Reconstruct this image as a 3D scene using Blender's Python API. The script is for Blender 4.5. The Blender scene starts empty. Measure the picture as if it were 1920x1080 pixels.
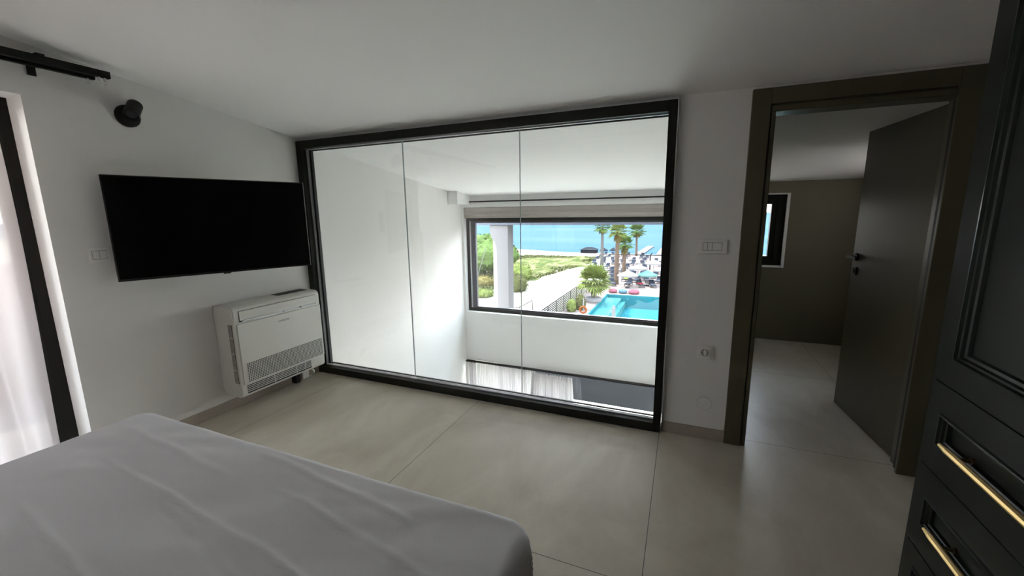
import bpy, bmesh, math, random
from mathutils import Vector, Matrix, noise
random.seed(7)
PI = math.pi
C = bpy.context.scene.collection
S = bpy.context.scene

def lin(r, g, b):
    return tuple((c / 255 / 12.92) if c / 255 <= 0.04045 else ((c / 255 + 0.055) / 1.055) ** 2.4 for c in (r, g, b)) + (1,)

# ------------------------------------------------------------------ camera
cam = bpy.data.cameras.new('camera')
cam.sensor_width = 36
cam.lens = 766.7 / 1920 * 36
cam.clip_start = 0.02
cam.clip_end = 6000
camo = bpy.data.objects.new('camera', cam)
C.objects.link(camo)
yaw, pitch, roll = map(math.radians, (-22.742, -10.148, -0.752))
fw = Vector((math.sin(yaw) * math.cos(pitch), math.cos(yaw) * math.cos(pitch), math.sin(pitch)))
rt = Vector((math.cos(yaw), -math.sin(yaw), 0))
up = rt.cross(fw)
rt, up = rt * math.cos(roll) + up * math.sin(roll), up * math.cos(roll) - rt * math.sin(roll)
camo.matrix_world = Matrix.Translation((2.971, -2.581, 1.366)) @ Matrix((rt, up, -fw)).transposed().to_4x4()
S.camera = camo

# ------------------------------------------------------------------ light, exposure
S.view_settings.view_transform = 'Standard'
S.view_settings.look = 'None'
S.view_settings.gamma = 1
S.view_settings.use_curve_mapping = False
S.view_settings.exposure = 0.7
w = bpy.data.worlds.new('world')
S.world = w
w.use_nodes = True
wn = w.node_tree
bg = wn.nodes['Background']
tc = wn.nodes.new('ShaderNodeTexCoord')
sp = wn.nodes.new('ShaderNodeSeparateXYZ')
mr = wn.nodes.new('ShaderNodeValToRGB')
wn.links.new(tc.outputs['Generated'], sp.inputs[0])
wn.links.new(sp.outputs['Z'], mr.inputs[0])
mr.color_ramp.elements[0].color = (1.0, 0.965, 0.95, 1)
mr.color_ramp.elements[1].color = (0.68, 0.82, 1.0, 1)
mr.color_ramp.elements[1].position = 0.7
wn.links.new(mr.outputs[0], bg.inputs[0])
bg.inputs[1].default_value = 12.5
sun = bpy.data.lights.new('sun', 'SUN')
sun.energy = 12.0
sun.angle = math.radians(0.6)
sun.color = (1, 0.95, 0.87)
suno = bpy.data.objects.new('sun', sun)
C.objects.link(suno)
suno.rotation_euler = Vector((-0.50, -0.08, 0.85)).to_track_quat('Z', 'Y').to_euler()

# ------------------------------------------------------------------ materials
def mat(name, col, rough=0.5, metal=0.0, spec=0.5, noise_amt=0.0, nscale=5.0, bump=0.0, bscale=40.0, coat=0.0):
    m = bpy.data.materials.new(name)
    m.use_nodes = True
    nt = m.node_tree
    b = nt.nodes['Principled BSDF']
    b.inputs['Base Color'].default_value = col
    b.inputs['Roughness'].default_value = rough
    b.inputs['Metallic'].default_value = metal
    b.inputs['Specular IOR Level'].default_value = spec
    b.inputs['Coat Weight'].default_value = coat
    if noise_amt or bump:
        t = nt.nodes.new('ShaderNodeTexCoord')
    if noise_amt:
        n = nt.nodes.new('ShaderNodeTexNoise')
        n.inputs['Scale'].default_value = nscale
        n.inputs['Detail'].default_value = 6
        nt.links.new(t.outputs['Object'], n.inputs['Vector'])
        mx = nt.nodes.new('ShaderNodeMix')
        mx.data_type = 'RGBA'
        mx.inputs['A'].default_value = tuple(c * (1 - noise_amt) for c in col[:3]) + (1,)
        mx.inputs['B'].default_value = tuple(min(1, c * (1 + noise_amt)) for c in col[:3]) + (1,)
        nt.links.new(n.outputs['Fac'], mx.inputs['Factor'])
        nt.links.new(mx.outputs['Result'], b.inputs['Base Color'])
    if bump:
        n2 = nt.nodes.new('ShaderNodeTexNoise')
        n2.inputs['Scale'].default_value = bscale
        nt.links.new(t.outputs['Object'], n2.inputs['Vector'])
        bp = nt.nodes.new('ShaderNodeBump')
        bp.inputs['Strength'].default_value = bump
        bp.inputs['Distance'].default_value = 0.01
        nt.links.new(n2.outputs['Fac'], bp.inputs['Height'])
        nt.links.new(bp.outputs['Normal'], b.inputs['Normal'])
    return m

def glass_mat(name, tint=(1, 1, 1, 1), strength=1.0):
    m = bpy.data.materials.new(name)
    m.use_nodes = True
    nt = m.node_tree
    nt.nodes.remove(nt.nodes['Principled BSDF'])
    out = nt.nodes['Material Output']
    tr = nt.nodes.new('ShaderNodeBsdfTransparent')
    tr.inputs[0].default_value = tint
    gl = nt.nodes.new('ShaderNodeBsdfGlossy')
    gl.inputs['Roughness'].default_value = 0.0
    fr = nt.nodes.new('ShaderNodeFresnel')
    ge = nt.nodes.new('ShaderNodeNewGeometry')
    io = nt.nodes.new('ShaderNodeMapRange')      # same reflectance on both faces of the pane
    io.inputs['To Min'].default_value = 1.45
    io.inputs['To Max'].default_value = 1 / 1.45
    nt.links.new(ge.outputs['Backfacing'], io.inputs['Value'])
    nt.links.new(io.outputs[0], fr.inputs['IOR'])
    mu = nt.nodes.new('ShaderNodeMath')
    mu.operation = 'MULTIPLY'
    mu.inputs[1].default_value = strength
    mx = nt.nodes.new('ShaderNodeMixShader')
    nt.links.new(fr.outputs[0], mu.inputs[0])
    nt.links.new(mu.outputs[0], mx.inputs[0])
    nt.links.new(tr.outputs[0], mx.inputs[1])
    nt.links.new(gl.outputs[0], mx.inputs[2])
    nt.links.new(mx.outputs[0], out.inputs[0])
    return m

def cloth_mat(name, col, see=0.2, trans=0.4, weave=0.0):
    m = bpy.data.materials.new(name)
    m.use_nodes = True
    nt = m.node_tree
    nt.nodes.remove(nt.nodes['Principled BSDF'])
    out = nt.nodes['Material Output']
    d = nt.nodes.new('ShaderNodeBsdfDiffuse')
    d.inputs[0].default_value = col
    t = nt.nodes.new('ShaderNodeBsdfTranslucent')
    t.inputs[0].default_value = col
    tr = nt.nodes.new('ShaderNodeBsdfTransparent')
    m1 = nt.nodes.new('ShaderNodeMixShader')
    m1.inputs[0].default_value = trans
    nt.links.new(d.outputs[0], m1.inputs[1])
    nt.links.new(t.outputs[0], m1.inputs[2])
    m2 = nt.nodes.new('ShaderNodeMixShader')
    m2.inputs[0].default_value = see
    nt.links.new(m1.outputs[0], m2.inputs[1])
    nt.links.new(tr.outputs[0], m2.inputs[2])
    nt.links.new(m2.outputs[0], out.inputs[0])
    return m

def tile_floor_mat():
    m = bpy.data.materials.new('floor_tile')
    m.use_nodes = True
    nt = m.node_tree
    b = nt.nodes['Principled BSDF']
    g = nt.nodes.new('ShaderNodeNewGeometry')
    s = nt.nodes.new('ShaderNodeSeparateXYZ')
    nt.links.new(g.outputs['Position'], s.inputs[0])
    def joint(sock, off, width):
        a = nt.nodes.new('ShaderNodeMath'); a.operation = 'SUBTRACT'; a.inputs[1].default_value = off
        nt.links.new(sock, a.inputs[0])
        p = nt.nodes.new('ShaderNodeMath'); p.operation = 'PINGPONG'; p.inputs[1].default_value = 0.636
        nt.links.new(a.outputs[0], p.inputs[0])
        l = nt.nodes.new('ShaderNodeMath'); l.operation = 'LESS_THAN'; l.inputs[1].default_value = width
        nt.links.new(p.outputs[0], l.inputs[0])
        return l.outputs[0]
    jx = joint(s.outputs['X'], 1.625, 0.0016)
    jy = joint(s.outputs['Y'], -1.205, 0.0016)
    mxj = nt.nodes.new('ShaderNodeMath'); mxj.operation = 'MAXIMUM'
    nt.links.new(jx, mxj.inputs[0]); nt.links.new(jy, mxj.inputs[1])
    # streaky mottled stone look, running along the room
    mp = nt.nodes.new('ShaderNodeMapping')
    mp.inputs['Scale'].default_value = (1.7, 0.9, 1)
    nt.links.new(g.outputs['Position'], mp.inputs['Vector'])
    n = nt.nodes.new('ShaderNodeTexNoise')
    n.inputs['Scale'].default_value = 1.6; n.inputs['Detail'].default_value = 9; n.inputs['Roughness'].default_value = 0.6
    n.inputs['Distortion'].default_value = 0.6
    nt.links.new(mp.outputs[0], n.inputs['Vector'])
    cr = nt.nodes.new('ShaderNodeValToRGB')
    cr.color_ramp.elements[0].position = 0.33; cr.color_ramp.elements[0].color = (0.46, 0.405, 0.32, 1)
    cr.color_ramp.elements[1].position = 0.68; cr.color_ramp.elements[1].color = (0.64, 0.58, 0.485, 1)
    nt.links.new(n.outputs['Fac'], cr.inputs[0])
    mx = nt.nodes.new('ShaderNodeMix'); mx.data_type = 'RGBA'
    mx.inputs['B'].default_value = (0.10, 0.09, 0.075, 1)
    nt.links.new(mxj.outputs[0], mx.inputs['Factor'])
    nt.links.new(cr.outputs[0], mx.inputs['A'])
    nt.links.new(mx.outputs['Result'], b.inputs['Base Color'])
    rr = nt.nodes.new('ShaderNodeMapRange')
    rr.inputs['To Min'].default_value = 0.30; rr.inputs['To Max'].default_value = 0.46
    nt.links.new(n.outputs['Fac'], rr.inputs['Value'])
    nt.links.new(rr.outputs[0], b.inputs['Roughness'])
    b.inputs['Specular IOR Level'].default_value = 0.5
    return m

M = {}
M['wall'] = mat('wall_paint', (0.78, 0.762, 0.735, 1), 0.75, spec=0.25, bump=0.04, bscale=60)
M['wall_void'] = mat('white_wall_paint', (0.86, 0.855, 0.835, 1), 0.55, spec=0.4, bump=0.03, bscale=60)
M['taupe'] = mat('taupe_bounce_cut', (0.38, 0.36, 0.33, 1), 0.7, spec=0.2)  # for the unseen lower wall, darkened to cut bounce onto the far wall
M['ceiling'] = mat('ceiling_paint', (0.88, 0.868, 0.85, 1), 0.8, spec=0.2, bump=0.05, bscale=30)
M['olive_wall'] = mat('olive_wall_paint', (0.1700, 0.1530, 0.1020, 1), 0.6, spec=0.3, noise_amt=0.08, nscale=3)
M['olive'] = mat('olive_lacquer', (0.0748, 0.0680, 0.0382, 1), 0.36, spec=0.45, noise_amt=0.05, nscale=8)
M['floor'] = tile_floor_mat()
M['skirt'] = mat('skirting_tile', (0.36, 0.31, 0.255, 1), 0.45, noise_amt=0.1, nscale=6)
M['black_metal'] = mat('black_metal', (0.008, 0.008, 0.007, 1), 0.5, spec=0.2)
M['frame'] = mat('dark_bronze_frame', (0.014, 0.0135, 0.011, 1), 0.45, spec=0.15)
M['grey_frame'] = mat('grey_window_frame', (0.06, 0.06, 0.072, 1), 0.4, spec=0.3)
M['alu'] = mat('pale_aluminium', (0.6, 0.6, 0.62, 1), 0.35, metal=0.6)
M['glass'] = glass_mat('clear_glass', (0.985, 0.995, 0.99, 1))
M['glass_edge'] = mat('glass_edge', (0.30, 0.36, 0.35, 1), 0.15, spec=0.8)
M['plastic'] = mat('white_plastic', (0.66, 0.645, 0.60, 1), 0.38, spec=0.5)
M['plate'] = mat('off_white_plastic', (0.80, 0.78, 0.75, 1), 0.4, spec=0.5)
M['dark'] = mat('dark_slot', (0.012, 0.012, 0.012, 1), 0.6)  # seals and sensor; also painted shade of slots and holes
M['silver'] = mat('silver_trim', (0.45, 0.46, 0.47, 1), 0.3, metal=0.7)
M['vent'] = mat('vent_brown', (0.09, 0.07, 0.06, 1), 0.6)
M['gap'] = mat('shadow_gap_grey', (0.22, 0.21, 0.20, 1), 0.6)
M['logo'] = mat('grey_lettering', (0.12, 0.12, 0.13, 1), 0.5)
M['screen'] = mat('tv_screen', (0.0025, 0.0025, 0.003, 1), 0.16, spec=0.22)
M['bezel'] = mat('tv_bezel', (0.006, 0.006, 0.006, 1), 0.4)
M['sheet'] = mat('bed_sheet', (0.7200, 0.7100, 0.7300, 1), 0.9, spec=0.1, bump=0.06, bscale=300)
M['mattress'] = mat('mattress_ticking', (0.45, 0.45, 0.45, 1), 0.9)
M['bed_base'] = mat('bed_base_fabric', (0.07, 0.068, 0.06, 1), 0.9)
M['cabinet'] = mat('black_green_lacquer', (0.0064, 0.0102, 0.0081, 1), 0.30, spec=0.36)
M['brass'] = mat('brushed_brass', (1.0, 0.74, 0.34, 1), 0.42, metal=1.0)
M['brass_dark'] = mat('aged_brass', (0.20, 0.14, 0.08, 1), 0.3, metal=1.0)
M['sheer'] = cloth_mat('sheer_rose_curtain', (0.5465, 0.4844, 0.4637, 1), 0.10, 0.40)
M['curtain_w'] = cloth_mat('sheer_white_curtain', (0.56, 0.54, 0.54, 1), 0.07, 0.32)
M['curtain_h'] = cloth_mat('white_curtain', (0.56, 0.54, 0.545, 1), 0.0, 0.24)
M['blind'] = mat('taupe_blind', (0.42, 0.385, 0.35, 1), 0.8)
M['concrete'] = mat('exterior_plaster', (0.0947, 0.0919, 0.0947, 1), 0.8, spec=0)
M['cream'] = mat('cream_sun_tone', (0.2001, 0.1852, 0.1630, 1), 0.8, spec=0)  # paler plaster; on the rear pillar it stands for sunlight
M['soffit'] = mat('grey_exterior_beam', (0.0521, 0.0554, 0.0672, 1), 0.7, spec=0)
M['terrace'] = mat('terrace_tile', (0.58, 0.565, 0.49, 1), 0.7, noise_amt=0.05)
M['balcony'] = mat('added_balcony_plaster', (0.17, 0.16, 0.15, 1), 0.8)  # for the added balcony, kept dark to dim the left door
M['bounce_roof'] = mat('cream_bounce_roof', (0.36, 0.30, 0.26, 1), 0.85)  # for the added slab that reflects sun into the dark room
M['slate'] = mat('dark_grey_wall', (0.0122, 0.0133, 0.0156, 1), 0.7, noise_amt=0.35, nscale=2.5, spec=0)

# ------------------------------------------------------------------ mesh builder
class MB:
    def __init__(self):
        self.bm = bmesh.new()
    def _add(self, vs, fs):
        v = [self.bm.verts.new(p) for p in vs]
        for f in fs:
            try:
                self.bm.faces.new([v[i] for i in f])
            except ValueError:
                pass
        return self
    def box(self, x0, x1, y0, y1, z0, z1):
        x0, x1 = sorted((x0, x1)); y0, y1 = sorted((y0, y1)); z0, z1 = sorted((z0, z1))
        vs = [(x0, y0, z0), (x1, y0, z0), (x1, y1, z0), (x0, y1, z0), (x0, y0, z1), (x1, y0, z1), (x1, y1, z1), (x0, y1, z1)]
        return self._add(vs, [(0, 3, 2, 1), (4, 5, 6, 7), (0, 1, 5, 4), (1, 2, 6, 5), (2, 3, 7, 6), (3, 0, 4, 7)])
    def rod(self, a, b, r0, r1=None, n=12, cap=True):
        r1 = r0 if r1 is None else r1
        a, b = Vector(a), Vector(b)
        d = (b - a).normalized()
        u = d.orthogonal().normalized(); v = d.cross(u)
        vs = []
        for p, r in ((a, r0), (b, r1)):
            for i in range(n):
                t = 2 * PI * i / n
                vs.append(p + (u * math.cos(t) + v * math.sin(t)) * r)
        fs = [(i, (i + 1) % n, n + (i + 1) % n, n + i) for i in range(n)]
        if cap:
            fs += [tuple(range(n - 1, -1, -1)), tuple(range(n, 2 * n))]
        return self._add(vs, fs)
    def tube(self, pts, rs, n=8):
        for i in range(len(pts) - 1):
            self.rod(pts[i], pts[i + 1], rs[i] if isinstance(rs, (list, tuple)) else rs, rs[i + 1] if isinstance(rs, (list, tuple)) else rs, n)
        return self
    def prism(self, prof, axis, a, b):
        # profile polygon extruded along an axis
        n = len(prof)
        def P(q, t):
            return {'x': (t, q[0], q[1]), 'y': (q[0], t, q[1]), 'z': (q[0], q[1], t)}[axis]
        vs = [P(q, a) for q in prof] + [P(q, b) for q in prof]
        fs = [(i, (i + 1) % n, n + (i + 1) % n, n + i) for i in range(n)] + [tuple(range(n - 1, -1, -1)), tuple(range(n, 2 * n))]
        return self._add(vs, fs)
    def lathe(self, prof, org, axis=(0, 0, 1), n=24):
        org = Vector(org); d = Vector(axis).normalized(); u = d.orthogonal().normalized(); v = d.cross(u)
        vs = []
        for r, h in prof:
            for i in range(n):
                t = 2 * PI * i / n
                vs.append(org + d * h + (u * math.cos(t) + v * math.sin(t)) * max(r, 1e-5))
        fs = []
        for k in range(len(prof) - 1):
            for i in range(n):
                fs.append((k * n + i, k * n + (i + 1) % n, (k + 1) * n + (i + 1) % n, (k + 1) * n + i))
        fs += [tuple(range(n - 1, -1, -1)), tuple(range((len(prof) - 1) * n, len(prof) * n))]
        return self._add(vs, fs)
    def grid(self, nu, nv, f):
        vs = [f(i / nu, j / nv) for j in range(nv + 1) for i in range(nu + 1)]
        fs = [(j * (nu + 1) + i, j * (nu + 1) + i + 1, (j + 1) * (nu + 1) + i + 1, (j + 1) * (nu + 1) + i) for j in range(nv) for i in range(nu)]
        return self._add(vs, fs)
    def quad(self, *p):
        return self._add(p, [tuple(range(len(p)))])
    def build(self, name, m, parent=None, world=True, bevel=0.0, smooth=False, solid=0.0):
        bmesh.ops.recalc_face_normals(self.bm, faces=self.bm.faces[:])
        me = bpy.data.meshes.new(name)
        if parent is not None and world:
            self.bm.transform(WORLD[parent.name].inverted())
        self.bm.to_mesh(me); self.bm.free()
        me.materials.append(m)
        if smooth:
            for p in me.polygons: p.use_smooth = True
        o = bpy.data.objects.new(name, me)
        C.objects.link(o)
        if parent is not None:
            o.parent = parent
            WORLD[o.name] = WORLD[parent.name].copy()
        else:
            WORLD[o.name] = Matrix.Identity(4)
        if solid:
            s = o.modifiers.new('solid', 'SOLIDIFY'); s.thickness = solid; s.offset = 0
        if bevel:
            b = o.modifiers.new('bevel', 'BEVEL'); b.width = bevel; b.segments = 2; b.limit_method = 'ANGLE'; b.angle_limit = math.radians(40)
        return o
WORLD = {}

def empty(name, loc, rotz=0.0):
    o = bpy.data.objects.new(name, None)
    C.objects.link(o)
    o.location = loc; o.rotation_euler = (0, 0, rotz)
    o.empty_display_size = 0.1
    WORLD[o.name] = Matrix.Translation(loc) @ Matrix.Rotation(rotz, 4, 'Z')
    return o
def tag(o, label=None, cat=None, group=None, kind=None):
    if label: o['label'] = label
    if cat: o['category'] = cat
    if group: o['group'] = group
    if kind: o['kind'] = kind
    return o
def thing(name, label, cat, loc, rotz=0.0, group=None):
    return tag(empty(name, loc, rotz), label, cat, group)
def struct(name, mb, m, parent=None, **k):
    return tag(mb.build(name, m, parent, **k), kind='structure')
def sroot(name, loc):
    return tag(empty(name, loc), kind='structure')
def copy_tree(o, parent=None):
    c = o.copy(); C.objects.link(c)
    if parent: c.parent = parent
    for ch in [q for q in ALLOBJ() if q.parent == o]:
        copy_tree(ch, c)
    return c
def ALLOBJ():
    return list(C.objects)
def cz(y):
    return 2.0 - 0.137 * y      # underside of the sloping ceiling

# ------------------------------------------------------------------ room shell
XR, YN = 4.40, -4.60
struct('floor', MB().box(0, XR, YN, 0.10, -0.25, 0).box(3.10, 5.0, 0.10, 2.55, -0.25, 0), M['floor'])
struct('floor.001', MB().box(0, 3.0, 0.1, 2.98, -3.15, -3.0), M['terrace'])
struct('wall_left', MB()
       .box(-0.3, 0, -1.553, 2.95, -3.15, 2.7)
       .box(-0.3, 0, YN, -1.553, 1.965, 2.9)
       .box(-0.3, 0, YN, -3.35, -3.15, 1.965)
       .box(-0.3, 0, -3.35, -1.553, -3.15, -0.02), M['wall'])
struct('wall_near', MB().box(-0.3, XR + 0.2, YN - 0.2, YN, -0.25, 2.95), M['wall'])
struct('wall_right', MB().box(XR, XR + 0.2, YN, 0.1, -0.25, 2.9), M['wall'])
struct('wall_back', MB()
       .box(2.904, 3.30, 0, 0.10, 0, 2.1)
       .box(3.30, 4.16, 0, 0.10, 1.95, 2.1)
       .box(4.16, XR, 0, 0.10, 0, 2.1), M['wall'])
struct('wall_lower', MB().box(0, 3.0, 0.0, 0.10, -3.15, -0.25), M['taupe'])
struct('ceiling', MB().prism([(YN - 0.2, cz(YN - 0.2)), (3.0, cz(3.0)), (3.0, cz(3.0) + 0.25), (YN - 0.2, cz(YN - 0.2) + 0.25)], 'x', -0.3, 5.2), M['ceiling'])
# double-height void behind the glass
struct('wall_void_right', MB().box(3.0, 3.10, 0.10, 2.66, -3.15, 2.05), M['wall_void'])
struct('wall_far', MB()
       .box(0, 0.035, 2.66, 2.95, -3.15, 1.75)
       .box(2.93, 3.1, 2.66, 2.95, -3.15, 1.75)
       .box(0.035, 2.93, 2.66, 2.95, 1.475, 1.75)
       .box(0.035, 2.93, 2.66, 2.95, -0.80, -0.055), M['wall_void'])
struct('wall_far_olive', MB()
       .box(3.10, 3.20, 2.43, 2.66, -0.25, 1.9)
       .box(3.95, 5.0, 2.43, 2.66, -0.25, 1.9)
       .box(3.20, 3.95, 2.43, 2.66, -0.25, 0.80)
       .box(3.20, 3.95, 2.43, 2.66, 1.54, 1.9), M['olive_wall'])
struct('wall_right_olive', MB().box(4.95, 5.1, 0.1, 1.25, -0.25, 2.1).box(4.95, 5.1, 1.65, 2.43, -0.25, 2.1).box(4.95, 5.1, 1.25, 1.65, -0.25, 1.2).box(4.95, 5.1, 1.25, 1.65, 1.6, 2.1), M['olive_wall'])
g4 = sroot('added_window_4', (5.03, 1.45, 1.2))  # unseen window added to brighten the dark room
MB().box(5.0, 5.06, 1.25, 1.30, 1.2, 1.6).box(5.0, 5.06, 1.60, 1.65, 1.2, 1.6).box(5.0, 5.06, 1.30, 1.60, 1.2, 1.25).box(5.0, 5.06, 1.30, 1.60, 1.55, 1.6).build('window_frame', M['frame'], g4)
MB().box(5.027, 5.033, 1.30, 1.60, 1.25, 1.55).build('pane', M['glass'], g4)
struct('wall_left_olive', MB().box(3.10, 3.112, 0.10, 2.43, 0, 1.985), M['olive_wall'])
struct('wall_near_olive', MB().box(XR, 5.1, 0.0, 0.1, -0.25, 2.1), M['olive_wall'])
# boxed-in beam where the void ceiling meets the far wall
struct('trim_1', MB().box(0, 0.15, 2.30, 2.66, 1.515, 1.75), M['wall_void'])
# dropped ceiling edge just inside the dark room
struct('trim_2', MB().prism([(0.10, 1.972), (0.47, 1.922), (0.47, 1.945), (0.10, 1.995)], 'x', 3.112, 4.95), M['ceiling'])
# skirting
struct('baseboard_back', MB().box(2.906, 3.262, -0.012, 0, 0, 0.071), M['skirt'], bevel=0.002)
struct('baseboard_left', MB().box(0, 0.012, -1.545, -0.001, 0, 0.071), M['skirt'], bevel=0.002)

# ------------------------------------------------------------------ glazed partition (window_1)
W1, H1 = 2.902, 1.978
g1 = sroot('window_1', (W1 / 2, 0, 0))
fr = MB()
fr.box(0.002, 0.060, -0.035, 0.055, 0.0, H1).box(W1 - 0.046, W1, -0.035, 0.055, 0.0, H1)
fr.box(0.060, W1 - 0.046, -0.035, 0.055, H1 - 0.060, H1).box(0.060, W1 - 0.046, -0.035, 0.055, 0.0, 0.058)
fo = fr.build('window_frame', M['frame'], g1, bevel=0.002)
# glazing gaskets: pale line then dark bead behind it
gk = MB()
gk.box(0.060, 0.072, 0.012, 0.03, 0.058, H1 - 0.06).box(0.060, W1 - 0.046, 0.012, 0.03, 0.058, 0.066).box(0.060, W1 - 0.046, 0.012, 0.03, H1 - 0.066, H1 - 0.06)
gk.build('glazing_bead', M['alu'], g1)
gb = MB()
gb.box(0.072, 0.092, 0.03, 0.055, 0.058, H1 - 0.06).box(0.060, W1 - 0.046, 0.042, 0.055, 0.066, 0.074).box(0.060, W1 - 0.046, 0.042, 0.055, H1 - 0.072, H1 - 0.06)
gb.build('gasket', M['dark'], g1)
for a, b in ((0.064, 1.006), (1.010, 1.941), (1.945, W1 - 0.048)):
    MB().box(a, b, 0.031, 0.041, 0.060, H1 - 0.062).build('pane', M['glass'], g1)
for x in (1.008, 1.943):
    MB().box(x - 0.0016, x + 0.0016, 0.0305, 0.0415, 0.062, H1 - 0.064).build('pane_joint', M['glass_edge'], g1)
MB().box(0.978, 1.038, 0.004, 0.03, 0.058, 0.070).build('pane_clamp', M['alu'], g1)

# ------------------------------------------------------------------ balcony door in the left wall (door_1)
d1 = sroot('door_1', (-0.15, -2.45, 0))
f = MB()
f.box(-0.21, -0.15, -3.35, -1.553, 1.93, 1.965).box(-0.21, -0.15, -3.35, -1.553, -0.02, 0.03)
f.box(-0.21, -0.15, -1.60, -1.553, 0.03, 1.93).box(-0.21, -0.15, -3.35, -3.30, 0.03, 1.93)
f.build('door_frame', M['frame'], d1, bevel=0.002)
f = MB()
for a, b in ((-2.50, -1.60), (-3.30, -2.42)):
    xx = -0.165 if a > -3 else -0.195
    f.box(xx - 0.012, xx + 0.012, a, a + 0.06, 0.03, 1.93).box(xx - 0.012, xx + 0.012, b - 0.05, b, 0.03, 1.93)
    f.box(xx - 0.012, xx + 0.012, a, b, 0.03, 0.09).box(xx - 0.012, xx + 0.012, a, b, 1.87, 1.93)
f.build('door_sash', M['frame'], d1)
MB().box(-0.168, -0.162, -2.44, -1.65, 0.09, 1.87).box(-0.198, -0.192, -3.24, -2.47, 0.09, 1.87).build('pane', M['glass'], d1)

# ------------------------------------------------------------------ far window of the void (window_2)
g2 = sroot('window_2', (1.48, 2.8, 0.6))
YW = 2.73
f = MB()
f.box(0.035, 0.075, YW, YW + 0.08, -0.055, 1.475).box(2.89, 2.93, YW, YW + 0.08, -0.055, 1.475)
f.box(0.075, 2.89, YW, YW + 0.08, -0.055, 0.0).box(0.075, 2.89, YW, YW + 0.08, 1.285, 1.475)
f.build('window_frame', M['frame'], g2, bevel=0.002)
MB().box(0.075, 0.095, YW + 0.015, YW + 0.05, 0.0, 1.285).build('shutter_guide', M['alu'], g2)
f = MB()
f.box(0.095, 0.165, YW + 0.03, YW + 0.075, 0.0, 1.285).box(2.82, 2.89, YW + 0.03, YW + 0.075, 0.0, 1.285)
f.box(0.165, 2.82, YW + 0.03, YW + 0.075, 0.0, 0.018).box(0.165, 2.82, YW + 0.03, YW + 0.075, 1.255, 1.285)
f.build('window_sash', M['grey_frame'], g2, bevel=0.002)
MB().box(0.165, 2.82, YW + 0.05, YW + 0.056, 0.018, 1.255).build('pane', M['glass'], g2)
struct('trim_3', MB().box(0.035, 2.93, 2.655, YW, -0.06, -0.045), M['wall_void'])
# ------------------------------------------------------------------ lower sliding door (door_3)
d3 = sroot('door_3', (1.48, 2.8, -3.0))
f = MB()
f.box(0.035, 0.07, 2.74, 2.82, -3.0, -0.80).box(2.895, 2.93, 2.74, 2.82, -3.0, -0.80).box(0.07, 2.895, 2.74, 2.82, -0.83, -0.80).box(0.07, 2.895, 2.74, 2.82, -3.0, -2.96)
f.build('door_frame', M['frame'], d3)
MB().box(0.07, 2.895, 2.775, 2.781, -2.96, -0.83).build('pane', M['glass'], d3)

# ------------------------------------------------------------------ small window of the dark room (window_3)
g3 = sroot('window_3', (3.58, 2.5, 0.8))
f = MB()
f.box(3.205, 3.28, 2.45, 2.53, 0.805, 1.535).box(3.85, 3.925, 2.45, 2.53, 0.805, 1.535).box(3.28, 3.85, 2.45, 2.53, 0.805, 0.86).box(3.28, 3.85, 2.45, 2.53, 1.48, 1.535)
f.box(3.28, 3.33, 2.46, 2.52, 0.86, 1.48).box(3.80, 3.85, 2.46, 2.52, 0.86, 1.48).box(3.33, 3.80, 2.46, 2.52, 0.86, 0.90).box(3.33, 3.80, 2.46, 2.52, 1.44, 1.48)
f.build('window_frame', M['frame'], g3, bevel=0.002)
MB().box(3.33, 3.80, 2.487, 2.493, 0.90, 1.44).build('pane', M['glass'], g3)
struct('trim_4', MB().box(3.925, 3.95, 2.42, 2.66, 0.80, 1.54).box(3.2, 3.95, 2.42, 2.66, 0.785, 0.803).box(3.2, 3.95, 2.42, 2.66, 1.537, 1.55), M['wall_void'])

# ------------------------------------------------------------------ interior door (door_2)
d2 = sroot('door_2', (3.7, 0.05, 0))
f = MB()
f.box(3.260, 3.347, -0.022, 0.0, 0, 1.985).box(4.068, 4.158, -0.022, 0.0, 0, 1.985).box(3.347, 4.068, -0.022, 0.0, 1.905, 1.985)
f.build('architrave', M['olive'], d2, bevel=0.003)
f = MB()
f.box(3.352, 3.372, -0.014, 0.115, 0, 1.868).box(4.092, 4.112, -0.014, 0.115, 0, 1.868).box(3.352, 4.112, -0.014, 0.115, 1.868, 1.899)
f.box(3.30, 3.352, 0.0, 0.11, 0, 1.95).box(4.112, 4.16, 0.0, 0.11, 0, 1.95).box(3.352, 4.112, 0.0, 0.11, 1.899, 1.95)
f.build('jamb', M['olive'], d2, bevel=0.003)
f = MB()
f.box(3.372, 3.380, 0.035, 0.055, 0, 1.86).box(4.084, 4.092, 0.035, 0.055, 0, 1.86)
f.build('seal', M['dark'], d2)
# leaf stands open into the dark room, hinged on the right
LA = math.atan2(0.737, -0.070)
leafm = Matrix.Translation((4.108, 0.118, 0)) @ Matrix.Rotation(LA, 4, 'Z')
def leaf_world(mb):
    mb.bm.transform(leafm); return mb
leaf = leaf_world(MB().box(0, 0.745, -0.04, 0.0, 0.006, 1.862)).build('door_leaf', M['olive'], d2, bevel=0.002)
hd = MB()
hd.rod((0.690, 0.0, 1.06), (0.690, 0.010, 1.06), 0.026, n=20)
hd.rod((0.690, 0.010, 1.06), (0.690, 0.052, 1.06), 0.010)
hd.box(0.575, 0.702, 0.044, 0.058, 1.050, 1.070)
hd.rod((0.690, -0.04, 1.06), (0.690, -0.092, 1.06), 0.010)
hd.box(0.575, 0.702, -0.098, -0.084, 1.050, 1.070)
leaf_world(hd).build('door_handle', M['black_metal'], leaf, bevel=0.002)
leaf_world(MB().box(0.664, 0.716, 0.0, 0.009, 0.942, 0.994).box(0.684, 0.696, 0.009, 0.012, 0.955, 0.982)).build('keyhole_plate', M['black_metal'], leaf, bevel=0.002)
hg = MB()
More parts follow.
